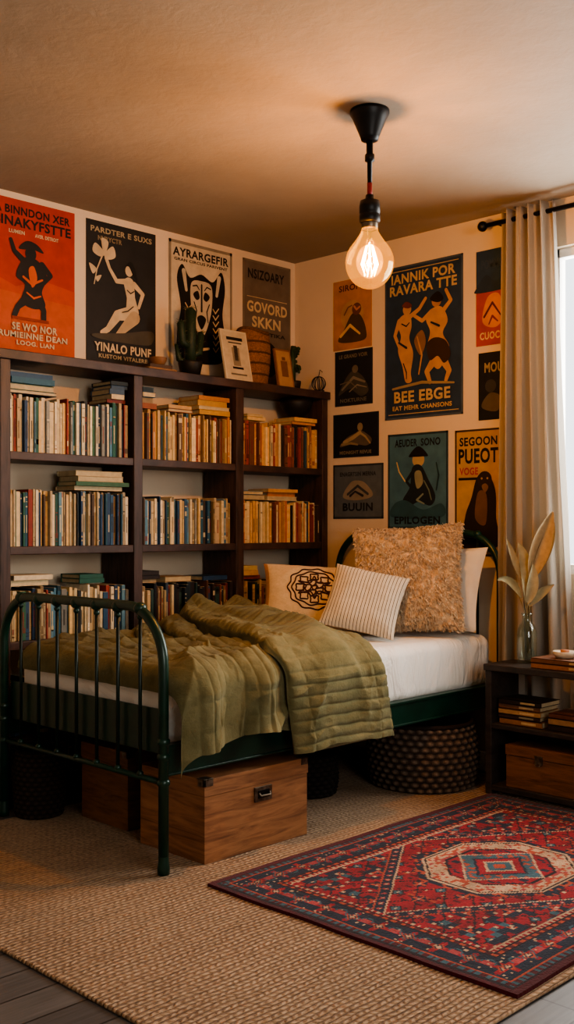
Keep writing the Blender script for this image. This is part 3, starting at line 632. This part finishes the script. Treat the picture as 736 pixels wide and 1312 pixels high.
stroke([(.34,.4),(.42,.52),(.34,.60),(.46,.58),(.5,.70),(.54,.58),(.66,.60),(.58,.52),(.66,.4),(.54,.44),(.5,.32),(.46,.44)]); stroke(ell(.5,.5,.02,.03,7,.01))
b.obj('embroidered_throw_pillow',mtx=pmat((-.665,-.765,.840),-40,-38,4))

# ---------------- trunks and baskets under the bed ----------------
def trunk(name,x0,x1,y0,y1,z0,z1,mat,latch=True):
    b=MB(); lid=z0+(z1-z0)*.80
    b.box((x0,y0,z0),(x1,y1,lid-.0015),mat); b.box((x0-.003,y0-.003,lid),(x1+.003,y1+.003,z1),mat)
    for x in (x0,x1):
        s=1 if x==x0 else -1; e=.0055
        b.box((min(x-s*e,x+s*.035),y0-e,z1-.024),(max(x-s*e,x+s*.035),y0+.002,z1+.002),M['iron'])
        b.box((min(x-s*e,x+s*.002),y0-e,z1-.024),(max(x-s*e,x+s*.002),y0+.03,z1+.002),M['iron'])
        b.box((min(x-s*e,x+s*.035),y0-e,z1-.002),(max(x-s*e,x+s*.035),y0+.035,z1+.0025),M['iron'])
    if latch:
        cx=(x0+x1)/2+.02; zl=lid-.035
        b.box((cx-.042,y0-.008,zl-.026),(cx+.042,y0,zl+.026),M['iron']); b.box((cx-.028,y0-.010,zl-.014),(cx+.028,y0-.007,zl+.014),M['black'])
        b.tube([(cx-.026,y0-.012,zl+.006),(cx-.022,y0-.019,zl-.004),(cx+.022,y0-.019,zl-.004),(cx+.026,y0-.012,zl+.006)],.0035,M['iron'],segs=6)
    return b.obj(name,bevel=.004)
trunk('wooden_trunk',-1.885,-1.38,-1.405,-1.05,.0125,.30,M['trunk'])
trunk('wooden_storage_box',-1.83,-1.48,-.90,-.60,.0125,.31,M['box'])
def weave(name,c,R,H,n,rows,amp,c1,c2):
    b=MB()
    def fn(u,v):
        th=2*pi*u; z=H*v; row=v*rows; k=int(row); fr=row-k
        r=R*(.86+.14*math.sin(pi*(.12+.8*v))) + amp*math.sin(pi*fr)*(.55+.45*math.sin(th*n+(k%2)*pi+ (fr-.5)*1.6))
        return (c[0]+r*math.cos(th),c[1]+r*math.sin(th),c[2]+z)
    def cf(u,v):
        fr=(v*rows)%1; return vary(mix(c1,c2,max(0,math.sin(pi*fr)*(.6+.4*math.sin(2*pi*u*n+(int(v*rows)%2)*pi)))),.15)  # colour follows the relief: highlights painted on strands, shade between them
    b.grid(fn,n*7,rows*6,M['wicker'],wrapu=True,colfn=cf)
    r1=R*(.86+.14*math.sin(pi*.92)); r0=R*(.86+.14*math.sin(pi*.12))
    b.tube([(c[0]+r1*math.cos(t*pi/20),c[1]+r1*math.sin(t*pi/20),c[2]+H) for t in range(40)],amp*.9,M['wicker'],c1,8,True)
    b.lathe([(r1,H),(r1-.02,H-.03),(r1-.03,.03),(0,.03)],c,M['wicker'],mix(c1,(0,0,0),.4),40); b.lathe([(0,.001),(r0,.001)],c,M['wicker'],c1,40)  # inner wall colour darkened to paint the shade inside the basket
    return b.obj(name)
weave('chunky_woven_basket',(-.43,-1.22,.0125),.245,.28,34,11,.013,hx('261d18'),hx('7a6858'))
weave('dark_woven_basket',(-.93,-.98,.0125),.13,.17,22,9,.009,hx('0f0d0c'),hx('2e2823'))
weave('wicker_basket',(-1.93,-.45,.0125),.10,.26,20,14,.007,hx('15100c'),hx('3a2c22'))

# ---------------- rugs ----------------
b=MB(); b.box((-2.733,-2.735,0.0005),(-.10,-.42,.0115),M['jute'])
edge=[(-2.733,-.42),(-2.733,-2.735),(-.10,-2.735),(-.10,-.42)]
for i in range(4):
    p,q=edge[i],edge[(i+1)%4]; n=40; b.tube([(p[0]+(q[0]-p[0])*k/n,p[1]+(q[1]-p[1])*k/n,.0062) for k in range(n+1)],.0055,M['jute'],segs=8)
b.obj('jute_rug')
def persian():
    hxw,hyw=.80,.572; nx,ny=500,356
    xs=np.linspace(-hxw,hxw,nx+1); ys=np.linspace(-hyw,hyw,ny+1)
    cx=(xs[:-1]+xs[1:])/2; cy=(ys[:-1]+ys[1:])/2
    X,Y=np.meshgrid(cx,cy); q=.0065; Xq=np.floor(X/q+.5)*q; Yq=np.floor(Y/q+.5)*q; a=np.abs(Xq); c=np.abs(Yq)
    red=np.array(hx('861622')); dred=np.array(hx('4a0e16')); nav=np.array(hx('1a2132')); crm=np.array(hx('ad9074')); tea=np.array(hx('345460')); rus=np.array(hx('9c432c')); pnk=np.array(hx('983c3e')); dk=np.array(hx('20131a'))
    pal=np.array([red,dred,nav,crm,tea,rus,pnk,dk]); K=np.zeros(X.shape,int)
    d=np.minimum(hxw-a,hyw-c); along=np.where((hxw-a)<(hyw-c),Yq,Xq)
    rng=np.random.RandomState(4)
    def hsh(sx,sy,n):
        T=rng.rand(200,200); i=(a/sx).astype(int)%200; j=(c/sy).astype(int)%200; return T[i,j]
    h1=hsh(.0131,.0131,1); h2=hsh(.0262,.0262,2); h3=hsh(.0065,.0065,3)
    L=a/.60+c/.40
    K[:]=0
    K[h1<.14]=1; K[(h1>.95)]=5; K[h1>.99]=3
    p1=np.mod(a*1.0+c*1.4,.15); p2=np.mod(a*1.0-c*1.4,.15)
    K[(p1<.010)]=7; K[(p2<.010)]=7
    gx=np.mod(Xq+.055,.11)-.055; gy=np.mod(Yq+.0425,.085)-.0425; dm=np.abs(gx)+np.abs(gy)*1.1; cell=(np.floor((Xq+.055)/.11)+np.floor((Yq+.0425)/.085)).astype(int)
    pet=np.minimum(np.abs(gx),np.abs(gy)) 
    K[(dm<.034)&(cell%2==0)]=2; K[(dm<.028)&(pet<.006)&(cell%2==0)]=5; K[(dm<.012)&(cell%2==0)]=6; K[(dm<.006)&(cell%2==0)]=3
    K[(dm<.026)&(cell%2==1)]=7; K[(dm<.020)&(pet<.007)&(cell%2==1)]=4; K[(dm<.007)&(cell%2==1)]=3
    K[(L>1.0)&(L<1.13)]=2; K[(L>1.0)&(L<1.015)]=3; K[(L>1.115)&(L<1.13)]=5; fl=np.mod(a-c,.06); K[(L>1.04)&(L<1.09)&(fl<.022)]=6; K[(L>1.055)&(L<1.075)&(fl>.006)&(fl<.016)]=3
    sp=L>1.13; K[sp&(h2<.24)]=2; K[sp&(h2>.30)&(h2<.38)]=4; K[sp&(h1>.97)]=3
    Mm=np.maximum(np.maximum(a/.27,c/.235),(a/.27+c/.235)/1.42)
    K[Mm<1.12]=2; K[(Mm<1.12)&(h1>.7)]=5; K[Mm<1.02]=3; K[Mm<.985]=7; K[Mm<.96]=3
    K[(Mm<.94)&(Mm>.72)&(h1<.22)]=5; K[(Mm<.94)&(Mm>.72)&(h1>.84)]=6
    K[Mm<.72]=7; K[(Mm<.69)]=0; K[(Mm<.69)&(h1>.75)]=2; M2=a/.19+c/.16; K[M2<1.06]=3; K[M2<1.0]=4; K[(M2<1.0)&(h1>.78)]=5; K[(M2<.70)]=2; K[M2<.62]=0; K[M2<.42]=3; K[M2<.34]=4; K[M2<.16]=5
    K[d<.195]=3; K[(d<.192)&(np.mod(along,.022)<.013)]=0; K[d<.180]=7; K[d<.172]=1; K[(d<.172)&(np.mod(along,.034)<.017)]=5; K[d<.158]=7
    K[d<.152]=2; t=np.mod(along,.104)-.052; dd=d-.105; qd=np.abs(t)+np.abs(dd)*1.1; ci=np.floor(along/.104).astype(int); pe=np.minimum(np.abs(t),np.abs(dd))
    bb=(d<.152)&(d>.058)
    K[bb&(qd<.044)&(pe<.012)]=0; K[bb&(qd<.032)&(pe<.011)&(ci%2==0)]=4; K[bb&(qd<.024)]=5; K[bb&(qd<.015)]=2; K[bb&(qd<.008)]=3
    vine=np.abs(dd-.026*np.sin(along*2*pi/.104+pi/2)); K[bb&(vine<.005)&(qd>.038)]=4
    K[bb&(np.abs(np.abs(t)-.046)<.009)&(np.abs(dd)<.013)]=6; K[bb&(h3>.965)]=3
    K[d<=.058]=5; K[(d<=.050)]=1; K[(d<=.050)&(np.mod(along,.026)<.013)&(d>.032)]=4; K[d<.032]=7; K[(d<.020)]=1
    C=pal[K]*(np.random.uniform(.75,1.2,X.shape)[...,None])
    ab=1+.12*np.sin(Yq*37)+.08*np.sin(Yq*91+1); C=C*ab[...,None]
    vs=[];W=nx+1
    Z=.0215+.0006*np.random.rand(ny+1,nx+1)
    for j in range(ny+1):
        for i in range(nx+1):
            x=xs[i]; y=ys[j]; e=.003*nz(x*3,y*3,2)
            vs.append((x+.007*nz(y*4,1),y+.007*nz(x*3,5),Z[j,i]+max(0,e)*.6))
    fs=[(j*W+i,j*W+i+1,(j+1)*W+i+1,(j+1)*W+i) for j in range(ny) for i in range(nx)]
    b=MB(); cl=[tuple(x) for x in C.reshape(-1,3)]
    b.add(vs,fs,M['rug'],cl)
    ring=[j*1 for j in range(nx+1)]+[k*W+nx for k in range(1,ny+1)]+[ny*W+i for i in range(nx-1,-1,-1)]+[k*W for k in range(ny-1,0,-1)]
    n=len(ring); rv=[vs[k] for k in ring]+[(vs[k][0]*1.001,vs[k][1]*1.001,.0122) for k in ring]
    b.add(rv,[(i,(i+1)%n,n+(i+1)%n,n+i) for i in range(n)],M['rug'],tuple(dred))
    return b.obj('persian_rug',mtx=Matrix.Translation((-1.218,-2.142,0)))
persian()

# ---------------- side table ----------------
tb=MB(); TX0,TX1,TY0,TY1=-.40,-.182,-2.10,-1.533
tb.box((TX0-.006,TY0-.006,.542),(TX1,TY1+.006,.57),M['table'])
for y0,y1 in ((TY1-.032,TY1),(TY0,TY0+.032)):
    tb.box((TX0,y0,.0125),(TX1,y1,.542),M['table'])
tb.box((TX0,TY0+.032,.295),(TX1,TY1-.032,.318),M['table']); tb.box((TX0,TY0+.032,.03),(TX1,TY1-.032,.056),M['table']); tb.box((TX1-.012,TY0+.032,.056),(TX1,TY1-.032,.30),M['table'])
tb.obj('side_table',bevel=.004)
b=MB(); bx=(-.385,-1.95,.057,-.205,-1.63,.235)
b.box((bx[0],bx[1],bx[2]),(bx[3],bx[4],.19),M['box']); b.box((bx[0]-.003,bx[1]-.003,.193),(bx[3],bx[4]+.003,bx[5]),M['box'])
cy=(bx[1]+bx[4])/2; b.box((bx[0]-.008,cy-.018,.172),(bx[0],cy+.018,.208),M['iron']); b.tube([(bx[0]-.01,cy-.013,.18),(bx[0]-.016,cy-.01,.168),(bx[0]-.016,cy+.01,.168),(bx[0]-.01,cy+.013,.18)],.0025,M['iron'],segs=6)
b.obj('small_wooden_chest',bevel=.004)
def flatstack(name,x0,x1,y0,y1,z,cols,ths):
    b=MB(); zz=z+.0005
    for c,th in zip(cols,ths):
        j=random.uniform(-.01,.01); c=hx(c); X0=x0+abs(j); Y0=y0+j; Y1=y1+j*.5
        b.box((X0,Y0,zz),(x1,Y1,zz+.002),M['books'],c); b.box((X0,Y0,zz+th-.002),(x1,Y1,zz+th),M['books'],c)
        b.box((X0,Y0,zz),(X0+.005,Y1,zz+th),M['books'],c); b.box((X0+.004,Y0+.003,zz+.002),(x1-.003,Y1-.003,zz+th-.002),M['books'],hx('bfae8c')); 
        b.box((X0-.0006,Y0+.03,zz+th*.3),(X0+.001,Y0+.10,zz+th*.7),M['books'],mix(c,hx('d8c090'),.6)); zz+=th+.0006
    return b.obj(name)
flatstack('stacked_books',-.375,-.22,-1.79,-1.585,.318,['8a5f3c','4a3024','a07c54','6c4830','201814'],[.024,.018,.022,.02,.02])
flatstack('stacked_books',-.375,-.22,-2.04,-1.82,.318,['2a1c18','906f4c','5a3424'],[.024,.026,.02])
flatstack('coffee_table_books',-.385,-.21,-2.03,-1.75,.57,['94603c','6a442a'],[.022,.02])
b=MB(); b.lathe([(0,0),(.035,0),(.045,.012),(.05,.028),(.046,.028),(.0,.006)],(-.30,-1.86,.6145),M['misc'],hx('c9bba4'),24); b.lathe([(0,.008),(.018,.008),(.018,.034),(0,.034)],(-.30,-1.86,.6145),M['misc'],hx('a8663c'),16); b.obj('ceramic_candle_dish')
vp=Vector((-.245,-1.645,.571)); b=MB()
b.lathe([(0,.002),(.040,.002),(.044,.02),(.044,.13),(.038,.155),(.022,.175),(.020,.20),(.026,.215),(.024,.215),(.018,.20),(.020,.172),(.036,.15),(.041,.13),(.041,.02),(0,.012)],vp,M['glass'],segs=28)
Rv=Vector((.7024,-.7118,0)); Fv=Vector((.7118,.7024,0))
def V(a,z,dep=0): return vp+Rv*a+Fv*dep+Vector((0,0,z))
def stem(pts,c): b.tube(pts,[.0028]*(len(pts)-1)+[.0015],M['leaf'],c,6)
sc=hx('7c7050'); base_=V(.003,.04)
stem([base_,V(.01,.21),V(.024,.38)],sc); leafg(b,V(.017,.36),V(.044,.50),V(.106,.655,-.02),.085,hx('b89e78'),M['leaf'],n=16,cup=.5); leafg(b,V(.024,.36,.01),V(.085,.50,.02),V(.116,.61),.06,hx('947855'),M['leaf'],n=14,cup=.4)
stem([base_,V(0,.21),V(-.024,.365)],sc); leafg(b,V(-.02,.35),V(-.05,.43),V(-.096,.54,-.03),.03,hx('a89a78'),M['leaf'])
stem([base_,V(-.007,.21),V(-.038,.30)],sc); leafg(b,V(-.024,.28),V(-.07,.38),V(-.136,.36,-.04),.035,hx('9c9674'),M['leaf'])
stem([base_,V(.003,.23),V(-.007,.35)],sc); leafg(b,V(-.003,.26),V(.01,.42),V(-.038,.52),.055,hx('b0a684'),M['leaf'])
leafg(b,V(.007,.245),V(.048,.30),V(.113,.34,-.02),.04,hx('a09474'),M['leaf']); leafg(b,V(.007,.26),V(.024,.38),V(.055,.495,.02),.04,hx('948864'),M['leaf']); leafg(b,V(0,.256),V(.024,.33,-.03),V(.017,.427,-.04),.05,hx('b8ac8a'),M['leaf'])
b.obj('glass_vase_with_dried_stems')

# ---------------- curtain ----------------
RX,RZ=-.105,2.557
b=MB(); b.tube([(RX,-1.335,RZ),(RX,-3.25,RZ)],.011,M['black'],segs=14)
for y,s in ((-1.335,1),(-3.25,-1)):
    b.ball((RX,y+.014*s,RZ),.024,M['black']); 
for y in (-1.40,-3.18):
    b.tube([(RX,y,RZ),(-.03,y,RZ),(0,y,RZ)],.008,M['black'],segs=10); b.lathe([(0,-.02),(.022,-.02),(.022,.02),(0,.02)],(-.012,y,RZ),M['black'],segs=16,sx=.4)
b.obj('curtain_rod')
def curt(u,v,ya0,yb0,ya1,yb1,K,seed):
    z=.025+v*(2.60-.025); k=1-v; ya=ya0+(ya1-ya0)*k; yb=yb0+(yb1-yb0)*k
    w=u+.03*nz(u*5,z*.9,seed)*(.3+k)
    y=ya+(yb-ya)*w+.012*math.sin(4*pi*K*u+1)*k; A=.030+.020*k
    ph=2*pi*K*u+1.2*nz(z*.9,u*3,seed)*k
    x=RX+A*math.sin(ph)+.010*math.sin(2.7*ph+seed)+.008*nz(u*14,z*2,seed)*k
    return (max(-.176,min(x,-.018)),y,z)
b=MB(); b.grid(lambda u,v:curt(u,v,-1.425,-1.69,-1.40,-1.79,4.5,3),200,70,M['curtain']); b.obj('curtain',solid=.002)
b=MB(); b.grid(lambda u,v:curt(u,v,-2.98,-3.20,-2.94,-3.24,4.5,9),160,50,M['curtain']); b.obj('curtain',solid=.002)

# ---------------- pendant lamp ----------------
lp=empty('pendant_lamp'); PX,PY=-1.371,-1.703
b=MB(); b.lathe([(0,0),(.070,0),(.070,-.012),(.060,-.03),(.034,-.092),(.030,-.105),(.014,-.108),(0,-.108)],(PX,PY,CH-.0005),M['black'],segs=36)
b.lathe([(0,0),(.012,0),(.012,-.05),(.017,-.052),(.017,-.075),(.009,-.078),(.008,-.16),(.0,-.16)],(PX,PY,2.53),M['black'],segs=20)
b.obj('canopy',lp)
b=MB(); b.tube([(PX,PY,2.378),(PX,PY,2.325)],.009,M['misc'],hx('8a1a14'),10); b.obj('red_cord',lp)
b=MB(); b.lathe([(0,.10),(.014,.10),(.016,.085),(.034,.078),(.037,.06),(.037,.035),(.034,.033),(.037,.028),(.037,.006),(.031,0),(0,0)],(PX,PY,2.235),M['black'],segs=28)
b.lathe([(.029,.0),(.029,-.02),(.026,-.024)],(PX,PY,2.236),M['iron'],segs=24); b.obj('socket',lp)
b=MB(); zc=2.095; R=.086; pr=[]
for i in range(22):
    a=i/21*2.25; pr.append((max(1e-4,R*math.sin(a)),zc-(.092)*math.cos(a)-2.0))
pr+= [(.052,2.172-2.0),(.040,2.19-2.0),(.031,2.205-2.0),(.028,2.222-2.0)]
b.lathe(pr,(PX,PY,2.0),M['bulb'],segs=40); b.obj('glass_bulb',lp)
b=MB(); b.lathe([(max(1e-4,.048*math.sin(pi*i/14)),-.060*math.cos(pi*i/14)) for i in range(15)],(PX,PY,2.10),M['glow'],segs=28); b.obj('painted_glow_shell',lp)  # added shell that imitates the bulb's inner glow
b=MB(); b.tube([(PX,PY,2.22),(PX,PY,2.15)],[.010,.006],M['glass'],segs=8)
for k in range(8):
    a=2*pi*k/8; a2=a+pi/8
    b.tube([(PX+.012*math.cos(a),PY+.012*math.sin(a),2.155),(PX+.030*math.cos(a),PY+.030*math.sin(a),2.09),(PX+.018*math.cos(a2),PY+.018*math.sin(a2),2.05)],.002,M['fil'],segs=5)
b.obj('filament',lp)
ld=D.lights.new('bulb_light','POINT'); ld.energy=64; ld.color=(1,.59,.27); ld.shadow_soft_size=.012; lo=D.objects.new('bulb_light',ld); COL.objects.link(lo); lo.location=(PX,PY,2.10); lo.parent=lp

# ---------------- daylight ----------------
def area(name,loc,rot,sx,sy,e,col):
    l=D.lights.new(name,'AREA'); l.shape='RECTANGLE'; l.size=sx; l.size_y=sy; l.energy=e; l.color=col; o=D.objects.new(name,l); COL.objects.link(o); o.location=loc; o.rotation_euler=rot; return o
area('window_daylight',(.30,-2.33,1.72),(0,math.radians(90),0),1.6,1.7,130,(1,.96,.90))
area('added_back_fill',((bx0+bx1)/2,YB-.3,1.65),(math.radians(90),0,0),2.0,1.5,60,(1,.94,.84))  # added fill light outside the invented back window
w=D.worlds.new('World'); bpy.context.scene.world=w; w.use_nodes=True; bg=w.node_tree.nodes['Background']; bg.inputs[0].default_value=(.94,.97,1,1); bg.inputs[1].default_value=2.5

# ---------------- camera ----------------
cd=D.cameras.new('camera'); cam=D.objects.new('camera',cd); COL.objects.link(cam); cam.location=(-4.234,-4.116,1.16)
cam.rotation_euler=(math.radians(90),0,math.radians(44.616-90)); cd.sensor_fit='AUTO'; cd.sensor_width=36; cd.lens=36*1350/1312; cd.shift_y=19/1312; cd.clip_start=.05
bpy.context.scene.camera=cam
try: bpy.context.scene.view_settings.look='AgX - Medium High Contrast'
except Exception: pass
